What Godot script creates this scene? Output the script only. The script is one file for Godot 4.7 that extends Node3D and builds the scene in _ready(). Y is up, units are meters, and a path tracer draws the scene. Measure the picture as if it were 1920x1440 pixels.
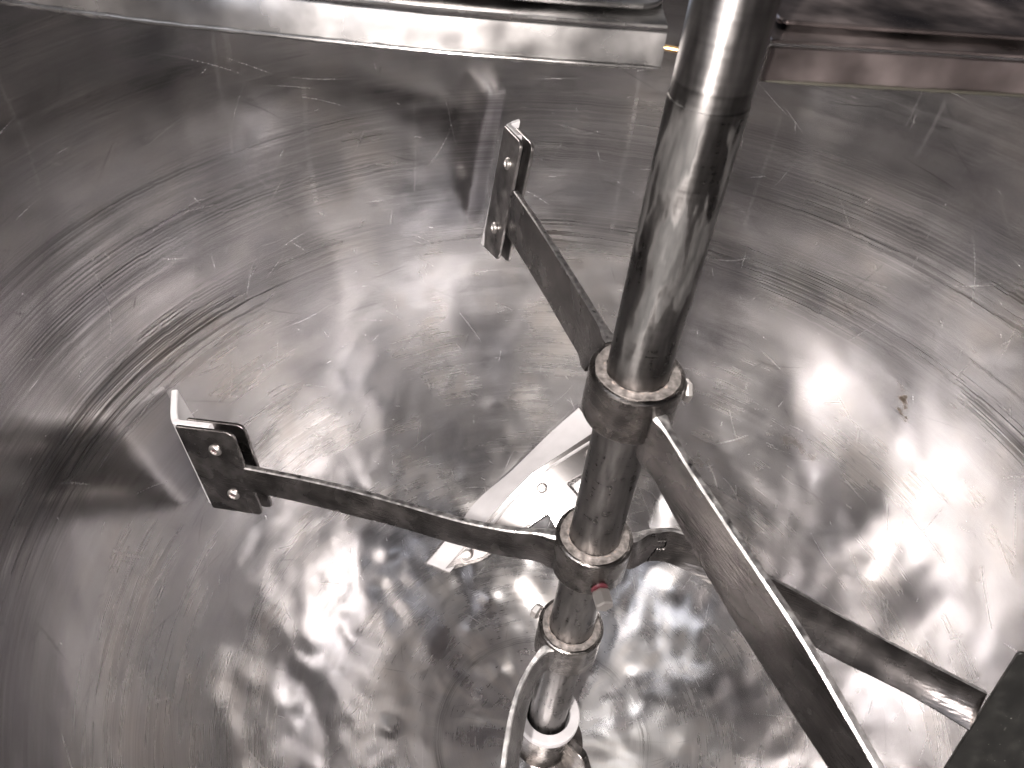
extends Node3D

# A mixing kettle of polished steel with its agitator, seen from above by the light of a phone's flash.
# The shaft is the y axis; metres; y = 0.08 is the lowest point of the bowl.

const BOWL_R := 0.525
const EQUATOR := 0.78
const DEPTH := 0.70
const POWER := 2.3
const RIM := 1.05

var rng := RandomNumberGenerator.new()
var noise := FastNoiseLite.new()
var mats := {}


func _ready() -> void:
	rng.seed = 41
	set_camera()
	set_light()
	make_materials()
	build_kettle()
	build_bearing()
	build_covers()
	build_agitator()


# ---------------------------------------------------------------- view and light

func set_camera() -> void:
	var cam := Camera3D.new()
	cam.name = "camera"
	cam.transform = Transform3D(Basis(Vector3(0.95610608, 0.08181439, -0.28136732), Vector3(-0.25060461, 0.72592535, -0.64049178), Vector3(0.15185023, 0.68289003, 0.7145647)), Vector3(0, 1.2, 0.4717))
	cam.fov = 53.0
	cam.near = 0.02
	cam.far = 60.0
	add_child(cam)
	cam.current = true
	# the shallow focus of the phone's lens, on the middle of the agitator
	var lens := CameraAttributesPhysical.new()
	lens.frustum_focal_length = 24.066
	lens.frustum_near = 0.02
	lens.frustum_far = 60.0
	lens.frustum_focus_distance = 0.86
	lens.exposure_aperture = 9.0
	cam.attributes = lens


func set_light() -> void:
	var env := Environment.new()
	env.background_mode = Environment.BG_COLOR
	env.background_color = Color(0.49, 0.48, 0.51)
	env.background_energy_multiplier = 0.17
	env.tonemap_mode = Environment.TONE_MAPPER_LINEAR
	env.tonemap_exposure = 1.0
	env.sdfgi_enabled = true
	env.ssao_enabled = true
	env.ssil_enabled = true
	var w := WorldEnvironment.new()
	w.name = "world_environment"
	w.environment = env
	add_child(w)
	# the flash of the phone that took the picture, a hand's breadth left of its lens
	var flash := OmniLight3D.new()
	flash.name = "flash"
	flash.position = Vector3(-0.062, 1.2, 0.492)
	flash.light_color = Color(1.0, 0.97, 0.95)
	flash.light_energy = 1.9
	flash.light_size = 0.012
	flash.omni_range = 8.0
	flash.omni_attenuation = 2.0
	flash.shadow_enabled = true
	add_child(flash)
	# tube lamps under the ceiling of the workshop
	for p in [[Vector3(-0.9, 3.3, -1.2), 0.0, 5.0, Color(1.0, 0.98, 0.96)], [Vector3(-1.2, 3.4, 0.9), 0.5, 1.3, Color(0.96, 0.97, 1.0)]]:
		var l := AreaLight3D.new()
		l.name = "tube_light"
		l.area_size = Vector2(1.5, 0.7)
		l.position = p[0]
		l.basis = Basis(Vector3.UP, p[1]) * Basis(Vector3.RIGHT, -PI / 2)
		l.light_energy = p[2]
		l.light_color = p[3]
		l.area_range = 12.0
		l.area_attenuation = 2.0
		l.shadow_enabled = true
		add_child(l, true)


	# unseen fill band added behind the camera's left for steel reflections, and daylight of the window beyond the kettle
	var door := AreaLight3D.new()
	door.name = "added_fill_light"
	door.area_size = Vector2(3.0, 0.5)
	door.position = Vector3(-0.9, 1.2, 3.4)
	door.basis = Basis.looking_at(Vector3(0.9, 0.0, -3.3))
	door.light_energy = 2.5
	door.light_color = Color(0.82, 0.89, 1.0)
	door.area_range = 12.0
	door.area_attenuation = 2.0
	door.shadow_enabled = true
	add_child(door)
	var win := AreaLight3D.new()
	win.name = "window_light"
	win.area_size = Vector2(1.8, 1.4)
	win.position = Vector3(-1.9, 2.2, -3.4)
	win.basis = Basis.looking_at(Vector3(1.5, -1.0, 3.2))
	win.light_energy = 3.0
	win.light_color = Color(0.86, 0.91, 1.0)
	win.area_range = 12.0
	win.area_attenuation = 2.0
	win.shadow_enabled = true
	add_child(win)


# ---------------------------------------------------------------- names

func thing(called: String, label: String, category: String, at := Vector3.ZERO) -> Node3D:
	var o := Node3D.new()
	o.name = called
	o.position = at
	o.set_meta("label", label)
	o.set_meta("category", category)
	add_child(o)
	return o


func part(called: String, mesh: Mesh, mat: Material, parent: Node3D, label := "") -> MeshInstance3D:
	var o := MeshInstance3D.new()
	var nm := called
	var k := 0
	while parent.has_node(nm):
		k += 1
		nm = "%s_%03d" % [called, k]
	o.name = nm
	o.mesh = mesh
	if mesh is ArrayMesh and mesh.get_surface_count() > 1 and mat == mats.arm_steel:
		o.set_surface_override_material(0, mat)
		o.set_surface_override_material(1, mats.cut_edge)
	else:
		o.material_override = mat
	if label != "":
		o.set_meta("label", label)
	parent.add_child(o)
	return o


# ---------------------------------------------------------------- meshes

class Mb:
	var v := PackedVector3Array()
	var n := PackedVector3Array()
	var t := PackedVector2Array()
	var i := PackedInt32Array()

	func vert(p: Vector3, normal: Vector3, uv := Vector2.ZERO) -> int:
		v.append(p)
		n.append(normal)
		t.append(uv)
		return v.size() - 1

	func tri(a: int, b: int, c: int) -> void:
		var g := (v[b] - v[a]).cross(v[c] - v[a])
		if g.dot(n[a] + n[b] + n[c]) < 0.0:
			i.append_array([a, b, c])
		else:
			i.append_array([a, c, b])

	func quad(a: int, b: int, c: int, d: int) -> void:
		tri(a, b, c)
		tri(a, c, d)

	func flat(pts: Array, normal: Vector3) -> void:
		var k := []
		for p in pts:
			k.append(vert(p, normal, Vector2(p.x + p.z, p.y)))
		for j in range(1, k.size() - 1):
			tri(k[0], k[j], k[j + 1])

	func done(onto: ArrayMesh = null) -> ArrayMesh:
		var a := []
		a.resize(Mesh.ARRAY_MAX)
		a[Mesh.ARRAY_VERTEX] = v
		a[Mesh.ARRAY_NORMAL] = n
		a[Mesh.ARRAY_TEX_UV] = t
		a[Mesh.ARRAY_INDEX] = i
		var m := onto if onto else ArrayMesh.new()
		m.add_surface_from_arrays(Mesh.PRIMITIVE_TRIANGLES, a)
		return m


func path(f: Array) -> PackedVector3Array:
	var out := PackedVector3Array()
	for k in range(0, f.size(), 3):
		out.append(Vector3(f[k], f[k + 1], f[k + 2]))
	return out


func curve(p: PackedVector3Array, t: float) -> Vector3:
	# Catmull-Rom through all points, t from 0 to 1
	var s := clampf(t, 0.0, 1.0) * (p.size() - 1)
	var k := mini(int(s), p.size() - 2)
	var a := p[maxi(k - 1, 0)]
	var d := p[mini(k + 2, p.size() - 1)]
	return p[k].cubic_interpolate(p[k + 1], a, d, s - k)


func resample(p: PackedVector3Array, count: int) -> PackedVector3Array:
	# evenly spaced along the curve's length
	var fine := PackedVector3Array()
	for k in 121:
		fine.append(curve(p, k / 120.0))
	var len := [0.0]
	for k in range(1, fine.size()):
		len.append(len[k - 1] + fine[k].distance_to(fine[k - 1]))
	var out := PackedVector3Array()
	var j := 0
	for k in count:
		var w: float = len[-1] * k / (count - 1.0)
		while j < fine.size() - 2 and len[j + 1] < w:
			j += 1
		out.append(fine[j].lerp(fine[j + 1], clampf((w - len[j]) / maxf(len[j + 1] - len[j], 1e-9), 0, 1)))
	return out


# a strap standing on edge: between a line along its top edge and one along its bottom edge; the two sides are
# crowned a little, and the root swells into the weld where it starts. Surface 1 is the sheared top edge.
func strap(top: PackedVector3Array, low: PackedVector3Array, thick: float, bevel: float, count := 40, rough := 0.0, crown := 0.0, flare := 0.0, bow := 0.0) -> ArrayMesh:
	var body := Mb.new()
	var edge := Mb.new()
	var a := resample(top, count)
	var b := resample(low, count)
	var rings := []
	var us := []
	var along := 0.0
	# group of each of the strips round the section: 0 top, 1 side, 2 bottom, 3 other side, 4 to 7 the eased corners
	var groups := [4, 0, 5, 1, 1, 1, 1, 6, 2, 7, 3, 3, 3, 3]
	for k in count:
		var tang := (a[mini(k + 1, count - 1)] + b[mini(k + 1, count - 1)] - a[maxi(k - 1, 0)] - b[maxi(k - 1, 0)]).normalized()
		var up := (a[k] - b[k]).normalized()
		var side := tang.cross(up).normalized()
		var mid := (a[k] + b[k]) / 2.0
		if k:
			along += mid.distance_to((a[k - 1] + b[k - 1]) / 2.0)
		us.append(along)
		var swell := flare * exp(-pow(maxf(along - 0.010, 0.0) / 0.011, 1.5))
		var h := a[k].distance_to(b[k]) / 2.0
		var w := thick / 2.0 * (1.0 + swell)
		var dip := swell * 0.005
		var e := bevel * (1.0 + swell)
		var c := crown
		var o := bow * clampf(along / 0.08, 0.0, 1.0)
		var pts := []
		for q in [[w, h - e], [w - e, h], [-w + e, h], [-w, h - e], [-w - c * 0.75 + o * 0.75, h * 0.5], [-w - c + o, 0.0], [-w - c * 0.75 + o * 0.75, -h * 0.5], [-w, -h + e - dip], [-w + e, -h - dip], [w - e, -h - dip], [w, -h + e - dip], [w + c * 0.75 + o * 0.75, -h * 0.5], [w + c + o, 0.0], [w + c * 0.75 + o * 0.75, h * 0.5]]:
			var jag := Vector3(noise.get_noise_3dv(mid * 900.0 + Vector3(q[0], q[1], 0) * 5000.0), noise.get_noise_3dv(mid * 1100.0 + Vector3(q[1], 7, q[0]) * 5000.0), 0) * rough
			pts.append(mid + side * (q[0] + jag.x) + up * (q[1] + jag.y))
		rings.append(pts)
	for f in 14:
		var g := (f + 1) % 14
		var m := edge if f < 3 else body
		var prev := []
		for k in count:
			var cur := []
			var v := -1.0
			for e in [f, g]:
				var line: Vector3 = rings[mini(k + 1, count - 1)][e] - rings[maxi(k - 1, 0)][e]
				var across := Vector3.ZERO
				var before: int = (e + 13) % 14
				if groups[before] == groups[f]:
					across += (rings[k][e] - rings[k][before]).normalized()
				if groups[e] == groups[f]:
					across += (rings[k][(e + 1) % 14] - rings[k][e]).normalized()
				var nn := line.cross(across).normalized()
				var centre: Vector3 = (rings[k][1] + rings[k][2] + rings[k][8] + rings[k][9]) / 4.0
				var mid_f: Vector3 = (rings[k][f] + rings[k][g]) / 2.0
				if nn.dot(mid_f - centre) < 0.0:
					nn = -nn
				v = e / 14.0
				cur.append(m.vert(rings[k][e], nn, Vector2(us[k], v)))
			if k:
				m.quad(prev[0], prev[1], cur[1], cur[0])
			prev = cur
	body.flat(rings[0], (a[0] - a[1]).normalized())
	body.flat(rings[count - 1], (a[count - 1] - a[count - 2]).normalized())
	return edge.done(body.done())


# turned round the y axis at `centre`; profile of (radius, height); smooth = share normals along the profile
func lathe(profile: PackedVector2Array, segs: int, centre := Vector3.ZERO, smooth := false, wobble := 0.0) -> ArrayMesh:
	var m := Mb.new()
	var total := 0.0
	var at := [0.0]
	for k in range(1, profile.size()):
		total += profile[k].distance_to(profile[k - 1])
		at.append(total)
	var seg_n := []
	for k in profile.size() - 1:
		var d := profile[k + 1] - profile[k]
		seg_n.append(Vector2(-d.y, d.x).normalized() if d.length() > 1e-9 else Vector2(1, 0))
	for k in profile.size() - 1:
		var prev := []
		var n0: Vector2 = seg_n[k]
		var n1: Vector2 = seg_n[k]
		if smooth:
			n0 = (seg_n[maxi(k - 1, 0)] + seg_n[k]).normalized()
			n1 = (seg_n[mini(k + 1, seg_n.size() - 1)] + seg_n[k]).normalized()
		for s in segs + 1:
			var ang := TAU * s / segs - PI / 2
			var c := cos(ang)
			var z := sin(ang)
			var q := []
			for e in 2:
				var p := profile[k + e]
				var nn := n0 if e == 0 else n1
				var r := p.x
				if wobble > 0.0:
					r += wobble * noise.get_noise_3d(c * 120.0, p.y * 3000.0, z * 120.0)
				q.append(m.vert(centre + Vector3(c * r, p.y, z * r), Vector3(c * nn.x, nn.y, z * nn.x), Vector2(s / float(segs), at[k + e] / total)))
			if s:
				m.quad(prev[0], prev[1], q[1], q[0])
			prev = q
	return m.done()


func rounded(corners: Array, radius: Array) -> PackedVector2Array:
	var out := PackedVector2Array()
	var c := corners.size()
	for k in c:
		var p: Vector2 = corners[k]
		var r: float = radius[k]
		var a: Vector2 = (corners[(k + c - 1) % c] - p).normalized()
		var b: Vector2 = (corners[(k + 1) % c] - p).normalized()
		if r <= 0.0:
			out.append(p)
			continue
		for s in 6:
			var t := s / 5.0
			out.append((p + a * r).lerp(p, t).lerp(p.lerp(p + b * r, t), t))
	return out


# a plate cut to an outline in the plane of u and v, with eased edges; w is its outer normal, thickness goes back from w = 0
func plate(outline: PackedVector2Array, o: Vector3, u: Vector3, v: Vector3, thick: float, bevel: float, curl := 0.0, curl_at := 0.0) -> ArrayMesh:
	# curl bends the plate back along u, away from curl_at
	var m := Mb.new()
	var w := u.cross(v).normalized()
	var pts := outline
	var area := 0.0
	for k in pts.size():
		var q := pts[(k + 1) % pts.size()]
		area += pts[k].x * q.y - q.x * pts[k].y
	if area < 0:
		pts.reverse()
	var c := pts.size()
	var inn := PackedVector2Array()
	var outn := PackedVector2Array()
	for k in c:
		var d1 := (pts[k] - pts[(k + c - 1) % c]).normalized()
		var d2 := (pts[(k + 1) % c] - pts[k]).normalized()
		var n2 := (Vector2(d1.y, -d1.x) + Vector2(d2.y, -d2.x)).normalized()
		outn.append(n2)
		inn.append(pts[k] - n2 * bevel)
	var tris := Geometry2D.triangulate_polygon(pts)
	for side in 2:
		var nn := w if side == 0 else -w
		var z := 0.0 if side == 0 else -thick
		var ids := []
		for p in inn:
			ids.append(m.vert(o + u * p.x + v * p.y + w * z, nn, p))
		for k in range(0, tris.size(), 3):
			m.tri(ids[tris[k]], ids[tris[k + 1]], ids[tris[k + 2]])
	var levels := [[inn, 0.0], [pts, -bevel], [pts, -thick + bevel], [inn, -thick]]
	for l in 3:
		for k in c:
			var j := (k + 1) % c
			var d := (pts[j] - pts[k]).normalized()
			var e2 := Vector2(d.y, -d.x)
			var en: Vector3 = (u * e2.x + v * e2.y + w * [0.9, 0.0, -0.9][l]).normalized()
			var q := []
			for e in [[l, k], [l, j], [l + 1, j], [l + 1, k]]:
				var p: Vector2 = levels[e[0]][0][e[1]]
				q.append(m.vert(o + u * p.x + v * p.y + w * levels[e[0]][1], en, p))
			m.quad(q[0], q[1], q[2], q[3])
	if curl != 0.0:
		for k in m.v.size():
			var x := (m.v[k] - o).dot(u) - curl_at
			m.v[k] -= w * curl * x * x
			m.n[k] = (m.n[k] + u * m.n[k].dot(w) * 2.0 * curl * x).normalized()
	return m.done()


# a bead of weld metal along a line: a tube with ripples
func bead(line: PackedVector3Array, radius: float, seed_at: float, count := 40, sides := 10) -> ArrayMesh:
	var m := Mb.new()
	var p := resample(line, count)
	var grid := []
	for k in count:
		var tang := (p[mini(k + 1, count - 1)] - p[maxi(k - 1, 0)]).normalized()
		var x := tang.cross(Vector3.UP if absf(tang.y) < 0.9 else Vector3.RIGHT).normalized()
		var y := x.cross(tang)
		var close := minf(1.0, minf(k, count - 1 - k) / 3.0)
		var r := radius * (0.25 + 0.75 * sqrt(close)) * (1.0 + 0.16 * sin(k * 1.9 + seed_at) + 0.5 * noise.get_noise_2d(k * 30.0, seed_at * 50.0))
		var ring := []
		for s in sides:
			var a := TAU * s / sides
			var dir := x * cos(a) + y * sin(a)
			ring.append(m.vert(p[k] + dir * r * (1.0 + 0.25 * noise.get_noise_3d(k * 40.0, s * 60.0, seed_at)), dir, Vector2(k * 0.01, s * 0.1)))
		grid.append(ring)
	for k in count - 1:
		for s in sides:
			m.quad(grid[k][s], grid[k][(s + 1) % sides], grid[k + 1][(s + 1) % sides], grid[k + 1][s])
	return m.done()


# a turned or six-sided piece along `dir` from `at`; profile of (radius, distance)
func spun(profile: Array, at: Vector3, dir: Vector3, sides: int, turn := 0.0) -> ArrayMesh:
	var m := Mb.new()
	var x := dir.cross(Vector3.UP if absf(dir.y) < 0.9 else Vector3.RIGHT).normalized()
	var y := x.cross(dir).normalized()
	for k in profile.size() - 1:
		for s in sides:
			var q := []
			var mid := Vector3.ZERO
			for e in [[0, 0], [1, 0], [1, 1], [0, 1]]:
				var a: float = TAU * (s + e[1]) / sides + turn
				var pr: Array = profile[k + e[0]]
				q.append(at + dir * pr[1] + (x * cos(a) + y * sin(a)) * pr[0])
			var slope := Vector2(profile[k + 1][1] - profile[k][1], -(profile[k + 1][0] - profile[k][0])).normalized()
			var ids := []
			for e in 4:
				var a := TAU * (s + (0.5 if sides < 9 else float(e > 1))) / sides + turn
				ids.append(m.vert(q[e], ((x * cos(a) + y * sin(a)) * slope.x + dir * slope.y).normalized()))
			m.quad(ids[0], ids[1], ids[2], ids[3])
	return m.done()


# ---------------------------------------------------------------- materials

func steel(called: String, tone: Color, rough: float, tex := true, scale := 3.0) -> StandardMaterial3D:
	var m := StandardMaterial3D.new()
	m.resource_name = called
	m.albedo_color = tone.linear_to_srgb()
	m.metallic = 1.0
	m.roughness = rough
	if tex:
		m.albedo_texture = mats.smudge_color
		m.roughness_texture = mats.smudge
		m.roughness = minf(1.0, rough * 1.9)
		m.heightmap_enabled = true
		m.heightmap_texture = mats.grain
		m.heightmap_scale = 0.03
		m.uv1_triplanar = true
		m.uv1_world_triplanar = true
		m.uv1_scale = Vector3.ONE * scale
	mats[called] = m
	return m


func noise_image(size: Vector2i, freq: float, octaves: int, seed_at: int, kind := FastNoiseLite.TYPE_SIMPLEX_SMOOTH) -> Image:
	var f := FastNoiseLite.new()
	f.noise_type = kind
	f.frequency = freq
	f.fractal_octaves = octaves
	f.seed = seed_at
	var im := f.get_seamless_image(size.x, size.y, false, false, 0.15)
	im.convert(Image.FORMAT_L8)
	return im


func texture(im: Image) -> ImageTexture:
	return ImageTexture.create_from_image(im)


func gray_ramp(im: Image, lo: float, hi: float, gamma := 1.0) -> Image:
	var d := im.get_data()
	var lut := PackedByteArray()
	for k in 256:
		lut.append(int(255.0 * (lo + (hi - lo) * pow(k / 255.0, gamma))))
	for k in d.size():
		d[k] = lut[d[k]]
	return Image.create_from_data(im.get_width(), im.get_height(), false, Image.FORMAT_L8, d)


func make_materials() -> void:
	noise.seed = 7
	noise.frequency = 0.02
	var sm := noise_image(Vector2i(512, 512), 0.012, 5, 3)
	mats.smudge = texture(gray_ramp(sm, 0.22, 0.85))
	mats.smudge_color = texture(gray_ramp(noise_image(Vector2i(512, 512), 0.016, 5, 9), 0.45, 1.0))
	var gr := noise_image(Vector2i(64, 512), 0.3, 2, 5)
	gr.resize(512, 512, Image.INTERPOLATE_CUBIC)
	mats.grain = texture(gr)
	steel("arm_steel", Color(0.42, 0.395, 0.385), 0.25)
	steel("collar_steel", Color(0.44, 0.41, 0.39), 0.25, true, 5.0)
	steel("plate_steel", Color(0.50, 0.48, 0.47), 0.21, true, 4.0)
	steel("cover_steel", Color(0.62, 0.60, 0.59), 0.25, true, 2.0).heightmap_enabled = false
	steel("curved_plate", Color(0.48, 0.46, 0.455), 0.27, false)
	steel("worn_plate", Color(0.50, 0.475, 0.465), 0.36, true, 4.0)
	steel("warm_reflection_cover", Color(0.42, 0.355, 0.345), 0.40, true, 1.6).heightmap_enabled = false  # right cover: warm reflected light put into the steel's colour
	steel("cut_edge", Color(0.72, 0.70, 0.69), 0.40, true, 12.0)
	steel("bolt_steel", Color(0.66, 0.63, 0.61), 0.36, false)
	var black := StandardMaterial3D.new()
	black.albedo_color = Color(0.012, 0.012, 0.011).linear_to_srgb()
	black.roughness = 0.42
	black.metallic_specular = 0.4
	var dust := Image.create_empty(512, 512, false, Image.FORMAT_RGB8)
	var haze := noise_image(Vector2i(512, 512), 0.02, 4, 88)
	for y in 512:
		for x in 512:
			var g := 0.075 + 0.11 * pow(haze.get_pixel(x, y).r, 2.0)
			dust.set_pixel(x, y, Color(g, g, g * 0.95))
	for k in 420:
		var g := 0.15 + 0.5 * pow(rng.randf(), 3.0)
		var at := Vector2i(rng.randi() % 508, rng.randi() % 508)
		var big := 1 + int(rng.randf() * 2.2)
		dust.fill_rect(Rect2i(at, Vector2i(big, 1 + int(rng.randf() * 2.2))), Color(g, g, g * 0.96))
	black.albedo_texture = texture(dust)
	black.albedo_color = Color.WHITE
	black.uv1_triplanar = true
	black.uv1_scale = Vector3.ONE * 4.0
	mats.black = black
	var white := StandardMaterial3D.new()
	white.albedo_color = Color(0.56, 0.548, 0.558).linear_to_srgb()
	white.roughness = 0.42
	white.albedo_texture = texture(gray_ramp(noise_image(Vector2i(256, 256), 0.02, 4, 21), 0.9, 1.0))
	white.uv1_triplanar = true
	white.uv1_scale = Vector3.ONE * 6.0
	mats.plastic = white
	var dried := StandardMaterial3D.new()
	dried.albedo_color = Color(0.20, 0.165, 0.145).linear_to_srgb()
	dried.roughness = 0.75
	mats.residue = dried
	var grime := StandardMaterial3D.new()
	grime.albedo_color = Color(0.016, 0.014, 0.009).linear_to_srgb()
	grime.roughness = 0.7
	mats.grime = grime
	var brass := StandardMaterial3D.new()
	brass.albedo_color = Color(0.42, 0.26, 0.12).linear_to_srgb()
	brass.metallic = 1.0
	brass.roughness = 0.35
	mats.brass = brass
	var film := StandardMaterial3D.new()
	film.albedo_color = Color(0.50, 0.455, 0.43).linear_to_srgb()
	film.metallic = 0.72
	film.roughness = 0.5
	film.albedo_texture = mats.smudge_color
	film.uv1_triplanar = true
	film.uv1_scale = Vector3.ONE * 14.0
	mats.film = film
	var red := StandardMaterial3D.new()
	red.albedo_color = Color(0.055, 0.012, 0.016).linear_to_srgb()
	red.roughness = 0.35
	mats.red = red
	make_bowl_material()
	make_shaft_material()


func streaks(rows: int, columns: int, width: int, height: int, seed_at: int) -> PackedByteArray:
	var f := FastNoiseLite.new()
	f.frequency = 0.45
	f.fractal_octaves = 3
	f.seed = seed_at
	var im := f.get_seamless_image(columns, rows, false, false, 0.2)
	im.convert(Image.FORMAT_L8)
	im.resize(width, height, Image.INTERPOLATE_CUBIC)
	return im.get_data()


func make_bowl_material() -> void:
	# u runs round the kettle, v from the rim down to the bottom; brushing and wear run round it
	var w := 2048
	var h := 1400
	var fine := streaks(1400, 44, w, h, 11)
	var mid := streaks(220, 18, w, h, 12)
	var long := streaks(1400, 11, w, h, 16)
	var cloud := noise_image(Vector2i(w / 2, h / 2), 0.008, 5, 13)
	cloud.resize(w, h, Image.INTERPOLATE_CUBIC)
	var cl := cloud.get_data()
	var spots := noise_image(Vector2i(w / 2, h / 2), 0.03, 4, 14)
	spots.resize(w, h, Image.INTERPOLATE_CUBIC)
	var sp := spots.get_data()
	var wear := PackedFloat32Array()
	for y in h:
		var v := y / float(h)
		var at := 0.0
		for b in [[0.255, 0.022, 0.8], [0.325, 0.026, 1.0], [0.22, 0.012, 0.5], [0.47, 0.05, 0.16], [0.60, 0.012, 0.35], [0.74, 0.01, 0.3], [0.885, 0.006, 0.6]]:
			at += b[2] * exp(-pow((v - b[0]) / b[1], 2.0))
		wear.append(at)
	var sways := PackedFloat32Array()
	var patchy := PackedFloat32Array()
	for x in w:
		patchy.append(0.35 * sin(TAU * x / w * 2.0 + 0.6) + 0.3 * sin(TAU * x / w * 5.0 + 2.0))
		sways.append(2.0 * sin(TAU * x / w * 3.0))
	var color := PackedByteArray()
	var orm := PackedByteArray()
	var relief := PackedByteArray()
	color.resize(w * h * 3)
	orm.resize(w * h * 3)
	relief.resize(w * h)
	var k := 0
	for y in h:
		var sleek := lerpf(-0.055, 0.015, smoothstep(0.22, 0.5, y / float(h))) + 0.05 * smoothstep(0.72, 0.9, y / float(h))
		for x in w:
			var c := cl[k] / 255.0 - 0.5
			var sway := int(c * 5.0 + sways[x])
			var bent := clampi(y + sway, 0, h - 1) * w + x
			var f := fine[bent] / 255.0 - 0.5
			var g := mid[bent] / 255.0 - 0.5
			var lg := long[bent] / 255.0 - 0.5
			var s := sp[k] / 255.0 - 0.5
			var worn := clampf(wear[clampi(y + sway, 0, h - 1)] * (0.40 + 0.7 * g + 1.8 * lg + 0.8 * f) * clampf(0.95 + 1.8 * c + 0.7 * patchy[x], 0.3, 1.5), 0.0, 1.0)
			var tone := 0.86 + 0.14 * c + 0.05 * f + 0.03 * s - 0.52 * worn
			var r := 0.235 + sleek + 0.06 * g + 0.04 * s + 0.13 * c + 0.06 * f + 0.12 * worn
			var b := clampi(int(tone * 255.0), 0, 255)
			color[k * 3] = b
			color[k * 3 + 1] = clampi(b - int(c * 5.0 + maxf(0.0, s + 0.6 * c) * 5.0) - 1, 0, 255)
			color[k * 3 + 2] = clampi(b - int(c * 12.0 + maxf(0.0, s + 0.6 * c) * 10.0) - 1, 0, 255)
			orm[k * 3] = 255
			orm[k * 3 + 1] = clampi(int(r * 255.0), 18, 255)
			orm[k * 3 + 2] = 255
			relief[k] = clampi(int(128.0 + 70.0 * f + 40.0 * g), 0, 255)
			k += 1
	# a dark scorched mark on the right wall and a rusty smear below it
	for d in [[-47.0, 0.536, 26.0, 6.0, 0.75, 0.8], [-47.5, 0.528, 9.0, 4.0, 0.5, 0.8], [-58.0, 0.40, 40.0, 15.0, -0.25, 0.3], [-75.0, 0.30, 60.0, 18.0, -0.3, 0.25]]:
		var c0 := bowl_uv(d[0], d[1])
		for dy in range(-60, 61):
			for dx in range(-90, 91):
				var px := posmod(int(c0.x * w) + dx, w)
				var py := clampi(int(c0.y * h) + dy, 0, h - 1)
				var rot := Vector2(dx, dy).rotated(-d[4])
				var q := 1.0 - Vector2(rot.x / d[2], rot.y / d[3]).length()
				var at := py * w + px
				var amount: float = clampf(q + 2.2 * (sp[(at * 3) % (w * h)] / 255.0 - 0.5) + 0.8 * (fine[at] / 255.0 - 0.5), 0.0, 1.0) * d[5]
				if q > -0.4 and amount > 0.0:
					color[at * 3] = int(color[at * 3] * (1.0 - 0.75 * amount))
					color[at * 3 + 1] = int(color[at * 3 + 1] * (1.0 - 0.80 * amount))
					color[at * 3 + 2] = int(color[at * 3 + 2] * (1.0 - 0.86 * amount))
					orm[at * 3 + 1] = mini(orm[at * 3 + 1] + int(60 * amount), 255)
	# pale runs down the upper wall
	for n in 16:
		var x0 := rng.randi() % w
		var y0 := int((0.02 + 0.2 * rng.randf()) * h)
		var wide := 1 + rng.randi() % 5
		for q in int(60 + 160 * rng.randf()):
			for e in wide:
				var at := clampi(y0 + q, 0, h - 1) * w + posmod(x0 + e + int(2.0 * sin(q * 0.05 + n)), w)
				for ch in 3:
					color[at * 3 + ch] = mini(color[at * 3 + ch] + 5, 255)
				orm[at * 3 + 1] = mini(orm[at * 3 + 1] + 9, 255)
	# scratches: fine bright and dark hairlines in every direction
	for n in 4200:
		var x := rng.randf() * w
		var y := (0.12 + 0.84 * rng.randf()) * h
		var a := rng.randfn(0.0, 0.8) + (0.6 if rng.randf() < 0.4 else 0.0)
		var bend := rng.randfn(0.0, 0.004)
		var len := int(10 + 90 * pow(rng.randf(), 3.0))
		var dark := rng.randf() < 0.4
		var force := 0.75 * pow(rng.randf(), 2.5)
		for q in len:
			var px := posmod(int(x), w)
			var py := clampi(int(y), 0, h - 1)
			var at := py * w + px
			var fade := 0.8 * force * sin(PI * (q + 0.5) / len)
			if dark:
				for e in 3:
					color[at * 3 + e] = int(color[at * 3 + e] * (1.0 - 0.5 * fade))
			else:
				for e in 3:
					color[at * 3 + e] = mini(color[at * 3 + e] + int(45 * fade), 255)
				orm[at * 3 + 1] = mini(orm[at * 3 + 1] + int(60 * fade), 255)
				relief[at] = mini(relief[at] + int(70 * fade), 255)
			x += cos(a)
			y += sin(a)
			a += bend
	var m := ORMMaterial3D.new()
	m.resource_name = "bowl_steel"
	m.albedo_color = Color(0.735, 0.728, 0.735).linear_to_srgb()
	m.albedo_texture = texture(Image.create_from_data(w, h, false, Image.FORMAT_RGB8, color))
	m.orm_texture = texture(Image.create_from_data(w, h, false, Image.FORMAT_RGB8, orm))
	m.heightmap_enabled = true
	m.heightmap_texture = texture(Image.create_from_data(w, h, false, Image.FORMAT_L8, relief))
	m.heightmap_scale = 0.004
	m.anisotropy_enabled = true
	m.anisotropy = -0.5
	mats.bowl = m


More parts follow.
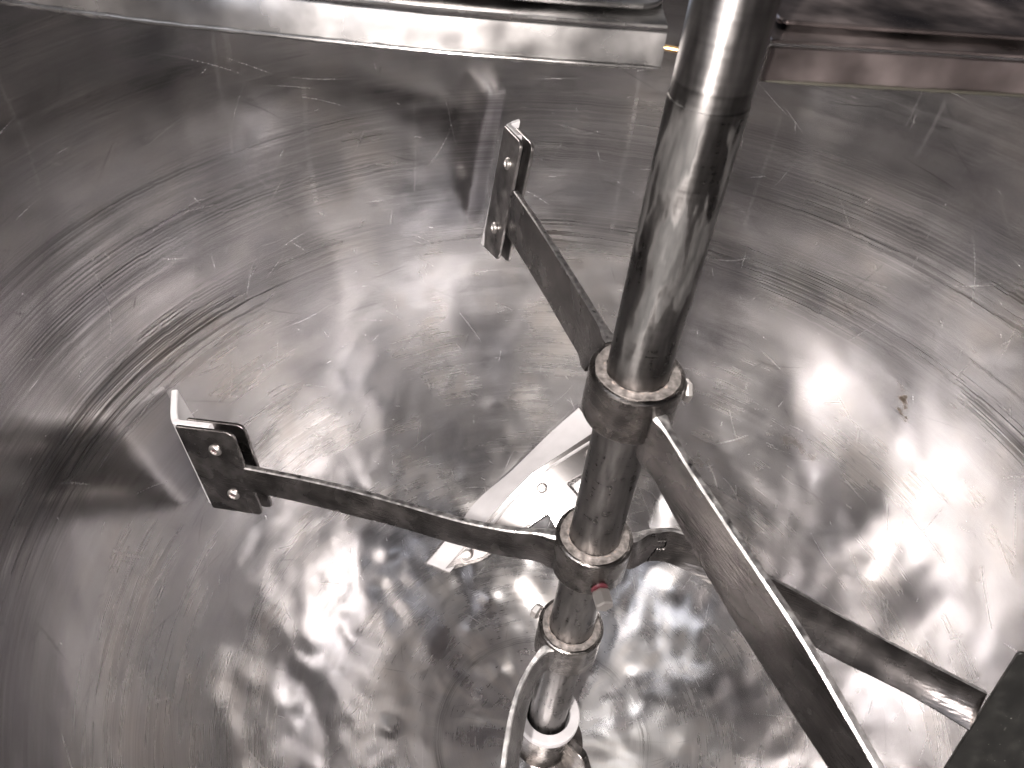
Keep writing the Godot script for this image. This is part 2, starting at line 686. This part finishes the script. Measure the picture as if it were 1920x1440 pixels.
func make_shaft_material() -> void:
	# u = 0.5 faces the camera; v from the top end (y 1.3) down to the bottom (y 0.12)
	var w := 512
	var h := 1024
	var fine := streaks(1024, 8, w, h, 31)
	var c1 := noise_image(Vector2i(w, h), 0.012, 5, 32).get_data()
	var c2 := noise_image(Vector2i(w, h), 0.035, 4, 33).get_data()
	var color := PackedByteArray()
	var orm := PackedByteArray()
	color.resize(w * h * 3)
	orm.resize(w * h * 3)
	var k := 0
	for y in h:
		var yy := 1.6442 - 1.5427 * y / float(h)
		for x in w:
			var u := x / float(w)
			var a := c1[k] / 255.0 - 0.5
			var b := c2[k] / 255.0 - 0.5
			var f := fine[k] / 255.0 - 0.5
			# dried splashes run down the front of the upper shaft
			var down := clampf((1.03 - yy) / 0.03, 0, 1) * clampf((yy - 0.80) / 0.06, 0, 1)
			var across := 1.0 - absf(u - 0.52 - 0.05 * sin(yy * 40.0)) / 0.16
			var stain := clampf((across * 0.55 + a * 1.9 + b * 0.7 - 0.12) * 3.0, 0, 1) * down
			var film := clampf((across + a * 1.2) * 0.8, 0, 1) * down
			var tone := 0.54 + 0.04 * f + 0.16 * b
			if yy < 1.03 and yy > 0.80:
				tone -= 0.12
			var metal := 1.0 - 0.65 * stain - 0.2 * film
			tone = lerpf(tone, 0.20 + 0.2 * b + 0.12 * maxf(a, 0.0), stain)
			color[k * 3] = clampi(int(tone * 255.0), 0, 255)
			color[k * 3 + 1] = clampi(int(tone * 253.0), 0, 255)
			color[k * 3 + 2] = clampi(int(tone * 252.0), 0, 255)
			orm[k * 3] = 255
			if yy > 1.02:
				tone = 1.0 + 0.2 * f
			orm[k * 3 + 1] = clampi(int(((0.40 if yy > 1.02 else 0.31) + 0.10 * f + 0.12 * b + 0.35 * stain + 0.2 * film) * 255.0), 12, 255)
			orm[k * 3 + 2] = clampi(int(metal * 255.0), 0, 255)
			k += 1
	var m := ORMMaterial3D.new()
	m.resource_name = "shaft_steel"
	m.albedo_color = Color(0.66, 0.64, 0.63).linear_to_srgb()
	m.albedo_texture = texture(Image.create_from_data(w, h, false, Image.FORMAT_RGB8, color))
	m.orm_texture = texture(Image.create_from_data(w, h, false, Image.FORMAT_RGB8, orm))
	m.anisotropy_enabled = true
	m.anisotropy = -0.75
	mats.shaft = m


# ---------------------------------------------------------------- kettle

func bowl_uv(deg: float, y: float) -> Vector2:
	var x := fposmod(deg - 90.0, 360.0) / 360.0
	var wall := RIM - EQUATOR
	var arc := 0.92
	var s := RIM - y
	if y < EQUATOR:
		s = wall + arc * asin(pow((EQUATOR - y) / DEPTH, POWER / 2.0)) / (PI / 2)
	return Vector2(x - 0.1 * sin(TAU * x), s / (wall + arc))


func bowl_point(ang: float, t: float) -> Vector3:
	# t from 0 at the rim to 1 at the bottom, even steps along the profile
	var r := BOWL_R
	var y := RIM
	var wall := RIM - EQUATOR
	var arc := 0.92
	var s := t * (wall + arc)
	if s < wall:
		y = RIM - s
	else:
		var q := (s - wall) / arc * PI / 2
		r = BOWL_R * pow(maxf(cos(q), 0.0), 2.0 / POWER)
		y = EQUATOR - DEPTH * pow(sin(q), 2.0 / POWER)
	return Vector3(cos(ang) * r, y, sin(ang) * r)


func build_kettle() -> void:
	var o := thing("mixing_kettle", "round polished steel kettle bowl with scratches, scrape marks and dents", "mixing kettle")
	var around := 560
	var down := 330
	var n1 := FastNoiseLite.new()
	n1.seed = 44
	n1.frequency = 5.5
	n1.fractal_octaves = 3
	var n2 := FastNoiseLite.new()
	n2.seed = 52
	n2.frequency = 2.2
	n2.fractal_octaves = 2
	var n3 := FastNoiseLite.new()
	n3.seed = 15
	n3.frequency = 13.0
	n3.fractal_octaves = 2
	var dents := []
	for d in [[-0.1324, 0.1225, -0.1719, 0.018, 0.0024], [-0.0856, 0.0884, -0.0711, 0.016, 0.0022], [-0.0973, 0.0869, -0.0292, 0.018, 0.0024], [-0.1293, 0.0957, -0.0614, 0.013, -0.0016], [-0.1483, 0.1100, -0.1155, 0.014, 0.0014], [-0.2034, 0.1206, 0.0658, 0.014, 0.0018], [-0.1887, 0.1452, -0.1778, 0.016, -0.0012], [0.3712, 0.35, -0.2274, 0.055, -0.005], [0.2981, 0.4038, -0.3480, 0.05, -0.0045], [0.2300, 0.44, -0.42, 0.07, 0.006], [0.1339, 0.4511, -0.4544, 0.045, -0.0035], [0.36, 0.43, -0.31, 0.06, 0.005]]:
		dents.append([Vector3(d[0], d[1], d[2]), d[3], d[4] * (1.6 if d[3] < 0.02 else 1.0)])
	for k in 26:
		var p := bowl_point(rng.randf() * TAU, 0.68 + 0.3 * rng.randf())
		dents.append([p, 0.010 + 0.012 * rng.randf(), rng.randfn(0.0, 0.0009)])
	var m := Mb.new()
	var p := []
	for y in down + 1:
		var t := y / float(down)
		for x in around + 1:
			var ang := TAU * x / around + PI / 2
			var b := bowl_point(ang, t)
			var inward := Vector3(-b.x, (0.62 - b.y) if b.y < 0.62 else 0.0, -b.z).normalized()
			var low := smoothstep(0.35, 0.75, t)
			var off := n1.get_noise_3dv(b) * lerpf(0.0010, 0.0056, low) + n2.get_noise_3dv(b) * lerpf(0.0016, 0.008, low) + n3.get_noise_3dv(b) * lerpf(0.00012, 0.0007, low)
			for d in dents:
				var q: float = b.distance_squared_to(d[0]) / (d[1] * d[1])
				if q < 8.0:
					off -= d[2] * exp(-q)
			p.append(b + inward * off)
	var stride := around + 1
	for y in down + 1:
		for x in stride:
			var xa: int = x - 1 if x > 0 else around - 1
			var xb: int = x + 1 if x < around else 1
			var du: Vector3 = p[y * stride + xb] - p[y * stride + xa]
			var dv: Vector3 = p[mini(y + 1, down) * stride + x] - p[maxi(y - 1, 0) * stride + x]
			var nn := du.cross(dv).normalized()
			var here: Vector3 = p[y * stride + x]
			if nn.dot(Vector3(0, 0.62, 0) - here) < 0:
				nn = -nn
			if y == down:
				nn = Vector3.UP
			m.vert(here, nn, Vector2(x / float(around) - 0.1 * sin(TAU * x / around), y / float(down)))
	for y in down:
		for x in around:
			var a := y * stride + x
			m.quad(a, a + 1, a + stride + 1, a + stride)
	part("bowl", m.done(), mats.bowl, o)
	# the outer jacket and the rolled rim that close the kettle above and behind
	var shell := PackedVector2Array()
	for k in 25:
		var b := bowl_point(0.0, 1.0 - k / 24.0)
		shell.append(Vector2(b.x * 1.06 + (0.0 if k else 0.0), b.y - 0.03 if k < 24 else RIM))
	part("jacket", lathe(shell, 96, Vector3.ZERO, true), mats.cover_steel, o)
	var rim := PackedVector2Array()
	for k in 17:
		var a := TAU * k / 16.0
		rim.append(Vector2(BOWL_R + 0.016 - cos(a) * 0.018, RIM + 0.004 - sin(a) * 0.012))
	part("rim", lathe(rim, 120, Vector3.ZERO, true), mats.cover_steel, o)


func build_bearing() -> void:
	var o := thing("bottom_bearing", "white ring bushing on a polished steel socket at the kettle bottom", "bearing", Vector3(0, 0.08, 0))
	part("bushing_ring", lathe(PackedVector2Array([Vector2(0.0295, 0.04), Vector2(0.0295, 0.0935), Vector2(0.0305, 0.095), Vector2(0.0415, 0.095), Vector2(0.043, 0.0935), Vector2(0.043, 0.084), Vector2(0.042, 0.0825), Vector2(0.036, 0.0825)]), 72), mats.plastic, o, "white plastic ring round the shaft end")
	part("socket", lathe(PackedVector2Array([Vector2(0.0405, 0.082), Vector2(0.0405, 0.010), Vector2(0.060, 0.004), Vector2(0.060, -0.01)]), 72), mats.collar_steel, o)
	for a in [25.0, 250.0]:
		var d := Vector3(cos(deg_to_rad(a)), 0, sin(deg_to_rad(a)))
		var s := Vector3(-d.z, 0, d.x)
		part("bracket", plate(rounded([Vector2(0.034, -0.005), Vector2(0.085, -0.005), Vector2(0.085, 0.028), Vector2(0.066, 0.07), Vector2(0.034, 0.07)], [0, 0, 0.004, 0.01, 0.0]), s * 0.006, d, Vector3.UP, 0.012, 0.0012), mats.collar_steel, o)


# ---------------------------------------------------------------- covers at the top

func build_covers() -> void:
	var left := thing("left_cover", "bright steel half cover left of the shaft with a turned down front edge", "kettle lid", Vector3(-0.3, RIM, -0.1))
	cover(left, path([-0.034, 1.022, -0.0245, -0.10, 1.022, -0.002, -0.1682, 1.022, 0.0186, -0.2579, 1.022, 0.0402, -0.3418, 1.022, 0.0597, -0.44, 1.022, 0.073]), 0.021, -1.0)
	part("hinge_pin", spun([[0.0, 0.0], [0.0018, 0.0], [0.0018, 0.009], [0.0, 0.009]], Vector3(-0.0350, 1.034, -0.027) - left.position, Vector3(1, 0, 0), 16), mats.brass, left)
	var right := thing("right_cover", "steel half cover with painted brownish reflection right of the shaft with a spattered front edge", "kettle lid", Vector3(0.3, RIM, -0.2))
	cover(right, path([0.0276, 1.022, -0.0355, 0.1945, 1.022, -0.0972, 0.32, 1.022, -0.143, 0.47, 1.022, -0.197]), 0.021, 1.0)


func cover(o: Node3D, line: PackedVector3Array, tall: float, side: float) -> void:
	var mat: Material = mats.cover_steel if side < 0 else mats.warm_reflection_cover
	var lift := Vector3.UP * tall + (Vector3(-0.0008, 0, -0.003) if side < 0 else Vector3(0, 0, -0.001))
	var top := PackedVector3Array()
	var low := PackedVector3Array()
	for p in line:
		low.append(p - o.position)
		top.append(p + lift - o.position)
	part("front_flange", strap(top, low, 0.003, 0.0006, 60, 0.0003), mat, o)
	var a := resample(line, 24)
	var dir := (a[23] - a[0]).normalized()
	var back := Vector3(dir.z, 0, -dir.x) * (1.0 if dir.x > 0 else -1.0)
	# hem folded along the flange's lower edge
	var hem := PackedVector3Array()
	for p in a:
		hem.append(p - o.position - back * 0.0022 + Vector3(0, 0.001, 0))
	part("hem", bead(hem, 0.0016 if side < 0 else 0.0011, 2.0 + side, 80, 8), mat if side < 0 else mats.grime, o)
	# the ledge behind the flange
	var out := PackedVector2Array()
	for p in a:
		var q := p + Vector3(lift.x, 0, lift.z) + back * 0.001
		out.append(Vector2(q.x, q.z) - Vector2(o.position.x, o.position.z))
	for k in 24:
		var p := a[23 - k] + back * 0.075
		out.append(Vector2(p.x, p.z) - Vector2(o.position.x, o.position.z))
	part("ledge", plate(out, Vector3(0, 1.022 + tall + 0.0015 - o.position.y, 0), Vector3.RIGHT, Vector3.BACK, 0.002, 0.0004), mat, o)
	# the lid sheet, set back from the ledge's edge, reaching to the far rim
	var sheet := []
	var rad := []
	var r := BOWL_R + 0.025
	var p0 := a[0] + back * 0.020 + dir * 0.006
	var p1 := a[23] + back * 0.019
	sheet.append(Vector2(p0.x, p0.z))
	rad.append(0.014)
	for k in 7:
		var q := a[3 + k * 3 if k < 6 else 23] + back * 0.019
		sheet.append(Vector2(q.x, q.z))
		rad.append(0.0)
	var from := atan2(p1.z, p1.x)
	var to := -PI / 2 + side * 0.07
	if side < 0:
		from -= TAU if from > 0 else 0.0
	for k in 21:
		var ang := lerpf(from, to, k / 20.0)
		sheet.append(Vector2(cos(ang), sin(ang)) * r)
		rad.append(0.0)
	for k in sheet.size():
		sheet[k] -= Vector2(o.position.x, o.position.z)
	part("lid_sheet", plate(rounded(sheet, rad), Vector3(0, 1.022 + tall + 0.0062 - o.position.y, 0), Vector3.RIGHT, Vector3.BACK, 0.0034, 0.0009), mat, o)


# ---------------------------------------------------------------- agitator

func collar(parent: Node3D, y0: float, y1: float, r: float) -> MeshInstance3D:
	var e := 0.0022
	var o := part("collar", lathe(PackedVector2Array([Vector2(0.0252, y0), Vector2(r - e, y0), Vector2(r - 0.0006, y0 + 0.0007), Vector2(r, y0 + e), Vector2(r, y1 - e), Vector2(r - 0.0007, y1 - 0.0008), Vector2(r - e, y1), Vector2(0.0262, y1), Vector2(0.0252, y1 - 0.001)]), 96, Vector3.ZERO, false, 0.0003), mats.collar_steel, parent)
	var line := PackedVector3Array()
	for k in 25:
		var a := TAU * k / 24.0
		line.append(Vector3(cos(a) * 0.0268, y1 - 0.0008, sin(a) * 0.0268))
	part("dried_film", lathe(PackedVector2Array([Vector2(r - 0.0042, y1 - 0.0001), Vector2(r - 0.0044, y1 + 0.0003), Vector2(0.0254, y1 + 0.0004)]), 96, Vector3.ZERO, false, 0.0012), mats.film, o)
	part("residue_ring", bead(line, 0.0013, y0 * 40.0, 72, 8), mats.residue, o, "pale dried residue round the shaft")
	return o


func hex_bolt(parent: Node3D, y: float, deg: float, r: float, size: float, out := 0.016, red := false) -> void:
	var d := Vector3(cos(deg_to_rad(deg)), 0, sin(deg_to_rad(deg)))
	var at := Vector3(0, y, 0) + d * (r - 0.003)
	part("bolt", spun([[size * 0.55, 0.0], [size * 0.55, 0.006], [size * 0.85, 0.0065], [size, 0.0085], [size, out - 0.0015], [size * 0.82, out], [0.0, out]], at, d, 6, 0.3), mats.bolt_steel, parent)
	if red:
		part("thread_sealant", spun([[0.0, 0.0025], [size * 0.95, 0.003], [size * 0.9, 0.0052], [size * 0.5, 0.0058]], at, d, 20), mats.red, parent, "red sealant under the bolt head")


func ring_line(y: float, r: float, from: float, to: float) -> PackedVector3Array:
	var out := PackedVector3Array()
	for k in 9:
		var a := deg_to_rad(lerpf(from, to, k / 8.0))
		out.append(Vector3(cos(a) * r, y, sin(a) * r))
	return out


func rivet(parent: Node3D, at: Vector3, dir: Vector3, size := 0.0075, red := false) -> void:
	part("rivet", spun([[size, -0.001], [size, 0.0012], [size * 0.85, 0.0028], [size * 0.55, 0.0036], [size * 0.5, 0.0036], [size * 0.42, 0.0016], [0.0, 0.0016]], at, dir, 24), mats.bolt_steel, parent)
	if red:
		part("thread_sealant", spun([[0.0, 0.0014], [size * 0.40, 0.0018], [0.0, 0.0022]], at, dir, 16), mats.red, parent)


func build_agitator() -> void:
	var o := thing("agitator", "vertical steel mixer shaft with clamped collars, flat arms and white edged scrapers", "agitator", Vector3(0, 0.12, 0))
	o.position = Vector3.ZERO
	# shaft: the polished upper journal is slightly thinner than the working length below it
	part("shaft", lathe(PackedVector2Array([Vector2(0.0, 1.62), Vector2(0.0242, 1.62), Vector2(0.0242, 1.021), Vector2(0.0244, 1.0195), Vector2(0.0250, 1.019), Vector2(0.0250, 0.13), Vector2(0.0235, 0.127), Vector2(0.0, 0.127)]), 128), mats.shaft, o)

	var c1 := collar(o, 0.752, 0.7985, 0.0388)
	var c2 := collar(o, 0.530, 0.5785, 0.0388)
	var c3 := collar(o, 0.354, 0.4065, 0.0375)
	hex_bolt(c1, 0.776, -22, 0.0388, 0.010, 0.013)
	hex_bolt(c2, 0.543, 63, 0.0388, 0.0095, 0.024, true)
	hex_bolt(c3, 0.385, -160, 0.0375, 0.009, 0.016)

	# arms
	var a1_top := path([-0.0263, 0.7840, -0.0465, -0.0308, 0.7823, -0.0545, -0.0661, 0.7735, -0.1169, -0.1050, 0.7633, -0.1855, -0.1485, 0.7503, -0.2625, -0.1950, 0.7340, -0.3446])
	var a1_low := path([-0.0424, 0.7218, -0.0749, -0.0485, 0.7194, -0.0857, -0.0841, 0.7069, -0.1486, -0.1218, 0.6945, -0.2152, -0.1679, 0.6772, -0.2968, -0.2126, 0.6593, -0.3758])
	var a2_top := path([-0.0300, 0.5745, 0.0075, -0.0408, 0.5740, 0.0081, -0.0545, 0.5719, 0.0094, -0.0862, 0.5670, 0.0136, -0.1370, 0.5595, 0.0134, -0.2006, 0.5506, 0.0076, -0.2637, 0.5422, 0.0031, -0.3201, 0.5349, 0.0018, -0.3899, 0.5260, 0.0027])
	var a2_low := path([-0.0270, 0.5285, 0.0105, -0.0344, 0.5280, 0.0109, -0.0493, 0.5261, 0.0101, -0.0827, 0.5218, 0.0133, -0.1359, 0.5152, 0.0119, -0.2016, 0.5075, 0.0069, -0.2655, 0.5002, 0.0052, -0.3237, 0.4938, 0.0039, -0.3958, 0.4860, 0.0042])
	var a3_top := path([0.0182, 0.7880, 0.0202, 0.0318, 0.7819, 0.0353, 0.0580, 0.7730, 0.0644, 0.1039, 0.7625, 0.1154, 0.1444, 0.7532, 0.1603, 0.1829, 0.7378, 0.2031, 0.2183, 0.7222, 0.2425])
	var a3_low := path([0.0204, 0.7350, 0.0226, 0.0305, 0.7313, 0.0339, 0.0533, 0.7195, 0.0592, 0.1013, 0.7016, 0.1125, 0.1464, 0.6912, 0.1626, 0.1892, 0.6837, 0.2101, 0.2204, 0.6778, 0.2448])
	var a4_top := path([0.0280, 0.5745, -0.0120, 0.0383, 0.5740, -0.0162, 0.0581, 0.5704, -0.0337, 0.0909, 0.5651, -0.0446, 0.1801, 0.5500, -0.0330, 0.2669, 0.5346, -0.0190, 0.3486, 0.5198, -0.0076, 0.4021, 0.5100, -0.0010])
	var a4_low := path([0.0320, 0.5285, -0.0130, 0.0445, 0.5260, -0.0178, 0.0654, 0.5250, -0.0307, 0.0968, 0.5237, -0.0310, 0.1725, 0.5158, -0.0135, 0.2523, 0.5018, 0.0037, 0.3353, 0.4874, 0.0121, 0.3972, 0.4760, 0.0240])
	var a5_top := path([-0.0116, 0.4030, 0.0310, -0.0213, 0.4005, 0.0355, -0.0300, 0.3960, 0.0520, -0.0368, 0.3889, 0.0797, -0.0375, 0.3809, 0.1101, -0.0345, 0.3732, 0.1380, -0.0309, 0.3669, 0.1597, -0.0257, 0.3600, 0.1826])
	var a5_low := path([-0.0030, 0.3570, 0.0305, -0.0148, 0.3542, 0.0305, -0.0220, 0.3509, 0.0425, -0.0250, 0.3447, 0.0660, -0.0245, 0.3376, 0.0920, -0.0208, 0.3292, 0.1210, -0.0170, 0.3216, 0.1460, -0.0110, 0.3140, 0.1700])
	var a6_top := path([0.0080, 0.4030, -0.0300, 0.0080, 0.3900, -0.0600, 0.0040, 0.3450, -0.1500, -0.0040, 0.2830, -0.2650])
	var a6_low := path([0.0000, 0.3570, -0.0290, -0.0060, 0.3450, -0.0550, -0.0200, 0.3000, -0.1350, -0.0360, 0.2410, -0.2300])
	part("arm", strap(a1_top, a1_low, 0.007, 0.0012, 80, 0.0002, 0.0006, 0.8), mats.arm_steel, o)
	part("arm", strap(a2_top, a2_low, 0.007, 0.0014, 110, 0.0002, 0.0012, 0.8), mats.arm_steel, o)
	part("arm", strap(a3_top, a3_low, 0.007, 0.0014, 100, 0.0002, 0.0009, 1.0), mats.arm_steel, o)
	part("arm", strap(a4_top, a4_low, 0.006, 0.0014, 110, 0.0002, 0.0, 1.0, -0.0055), mats.arm_steel, o)
	part("arm", strap(a5_top, a5_low, 0.0065, 0.0010, 100, 0.0004, 0.0004, 0.6), mats.arm_steel, o)
	part("arm", strap(a6_top, a6_low, 0.007, 0.0012, 50, 0.0002), mats.plate_steel, o)
	build_scrapers(o)


# front plate, white wiper sheet and back plate, held by two screws; corners: outer top, outer bottom, inner top, inner bottom
func scraper(o: Node3D, ot: Vector3, ob: Vector3, it: Vector3, ib: Vector3, facing: Vector3, flap_top: Vector3, flap_low: Vector3, mat: Material, corner := 0.012) -> Node3D:
	var u := (ot - it).normalized()
	var v := (it - ib)
	v = (v - u * v.dot(u)).normalized()
	var w := u.cross(v)
	var flip := w.dot(facing) < 0.0
	if flip:
		v = -v
		w = -w
	var c := []
	for p in [it, ot, ob, ib]:
		c.append(Vector2((p - it).dot(u), (p - it).dot(v)))
	var outline := rounded(c, [corner, 0.003, 0.003, corner * 0.66])
	var front := part("scraper", plate(outline, it + w * 0.002, u, v, 0.004, 0.0008), mat, o)
	if mat != mats.black:
		part("back_plate", plate(outline, it - w * 0.0105 - u * 0.006, u, v, 0.004, 0.0008), mat, front)
	var mid_t := it.lerp(ot, 0.45) - w * 0.0062
	var mid_b := ib.lerp(ob, 0.45) - w * 0.0062
	var e_t := ot - w * 0.0062
	var e_b := ob - w * 0.0062
	var top := PackedVector3Array([mid_t, it.lerp(ot, 0.75) - w * 0.0062, e_t + u * 0.002, e_t + u * 0.0075 - w * 0.003, e_t.lerp(flap_top, 0.35) + u * 0.005, flap_top])
	var low := PackedVector3Array([mid_b, ib.lerp(ob, 0.75) - w * 0.0062, e_b + u * 0.002, e_b + u * 0.0075 - w * 0.003, e_b.lerp(flap_low, 0.35) + u * 0.005, flap_low])
	part("wiper", strap(top, low, 0.0078, 0.0012, 60), mats.plastic, front, "white plastic wiper sheet bent against the kettle wall")
	for f in [0.22, 0.76] if mat != mats.black else []:
		var at: Vector3 = it.lerp(ib, f).lerp(ot.lerp(ob, f), 0.42) + w * 0.002
		rivet(front, at, w, 0.0075, mat == mats.arm_steel)
	return front


func build_scrapers(o: Node3D) -> void:
	# far scraper, on the upper collar
	scraper(o, Vector3(-0.2330, 0.7800, -0.4139), Vector3(-0.2528, 0.6066, -0.4021), Vector3(-0.1964, 0.7887, -0.3599), Vector3(-0.2113, 0.6250, -0.3513), Vector3(-0.5, 0.5, 0.8), Vector3(-0.2200, 0.783, -0.430), Vector3(-0.240, 0.613, -0.420), mats.worn_plate)
	# left scraper, on the middle collar
	scraper(o, Vector3(-0.4675, 0.5637, 0.0035), Vector3(-0.4485, 0.4278, 0.0035), Vector3(-0.3947, 0.5802, 0.0035), Vector3(-0.3796, 0.4442, 0.0035), Vector3(0, 0.3, 1), Vector3(-0.500, 0.564, -0.043), Vector3(-0.461, 0.43, -0.042), mats.arm_steel)
	# near scraper at the right, dark and dusty
	scraper(o, Vector3(0.478, 0.556, -0.022), Vector3(0.470, 0.350, 0.045), Vector3(0.4100, 0.5600, -0.0210), Vector3(0.4010, 0.3600, 0.0522), Vector3(0, 0.3, 1), Vector3(0.495, 0.545, -0.06), Vector3(0.485, 0.36, -0.01), mats.black, 0.005)
	# long bottom scraper, on the lower collar
	var u := Vector3(0.5176, 0.3967, -0.7568)
	var org := Vector3(-0.2091, 0.1852, -0.1534)
	var top := Vector3(-0.0428, 0.3417, -0.3622)
	u = (top - org).normalized()
	var n := Vector3(0.04667, 0.78105, 0.62272)
	var v := n.cross(u).normalized()
	n = u.cross(v)
	var outline := rounded([Vector2(0.0, 0.0), Vector2(0.0433, 0.004), Vector2(0.0913, 0.0093), Vector2(0.1456, 0.0151), Vector2(0.2034, 0.0181), Vector2(0.2622, 0.0094), Vector2(0.3419, -0.0013), Vector2(0.335, -0.05), Vector2(0.2301, -0.0283), Vector2(0.2298, -0.094), Vector2(0.1716, -0.0904), Vector2(0.1836, -0.0409), Vector2(0.1387, -0.0362), Vector2(0.0584, -0.0264)], [0.003, 0, 0, 0, 0, 0, 0.01, 0.01, 0.006, 0.0, 0.0, 0.003, 0, 0.003])
	var front := part("scraper", plate(outline, org, u, v, 0.004, 0.0007, 1.0, 0.175), mats.curved_plate, o, "long curved bottom scraper with a bright plate")
	part("back_plate", plate(outline, org - n * 0.014 - v * 0.003 - u * 0.006, u, v, 0.004, 0.0007, 1.0, 0.175), mats.plate_steel, front)
	var inner := PackedVector3Array()
	for q in [Vector2(0.002, -0.008), Vector2(0.0913, 0.0), Vector2(0.1456, 0.006), Vector2(0.2034, 0.009), Vector2(0.2622, 0.0), Vector2(0.32, -0.010)]:
		inner.append(org + u * q.x + v * q.y - n * (0.0085 + 1.0 * pow(q.x - 0.175, 2.0)))
	var outer := path([-0.2387, 0.1713, -0.1677, -0.2109, 0.1928, -0.2361, -0.1911, 0.2159, -0.2809, -0.1539, 0.2436, -0.3293, -0.1109, 0.2943, -0.3834, -0.0757, 0.3376, -0.4161])
	part("wiper", strap(outer, inner, 0.006, 0.001, 60), mats.plastic, front, "white plastic wiper strip along the curved edge")
	for q in [Vector2(0.1968, -0.0091), Vector2(0.0412, -0.0070), Vector2(0.29, -0.02)]:
		rivet(front, org + u * q.x + v * q.y - n * 1.0 * pow(q.x - 0.175, 2.0), n, 0.0085)
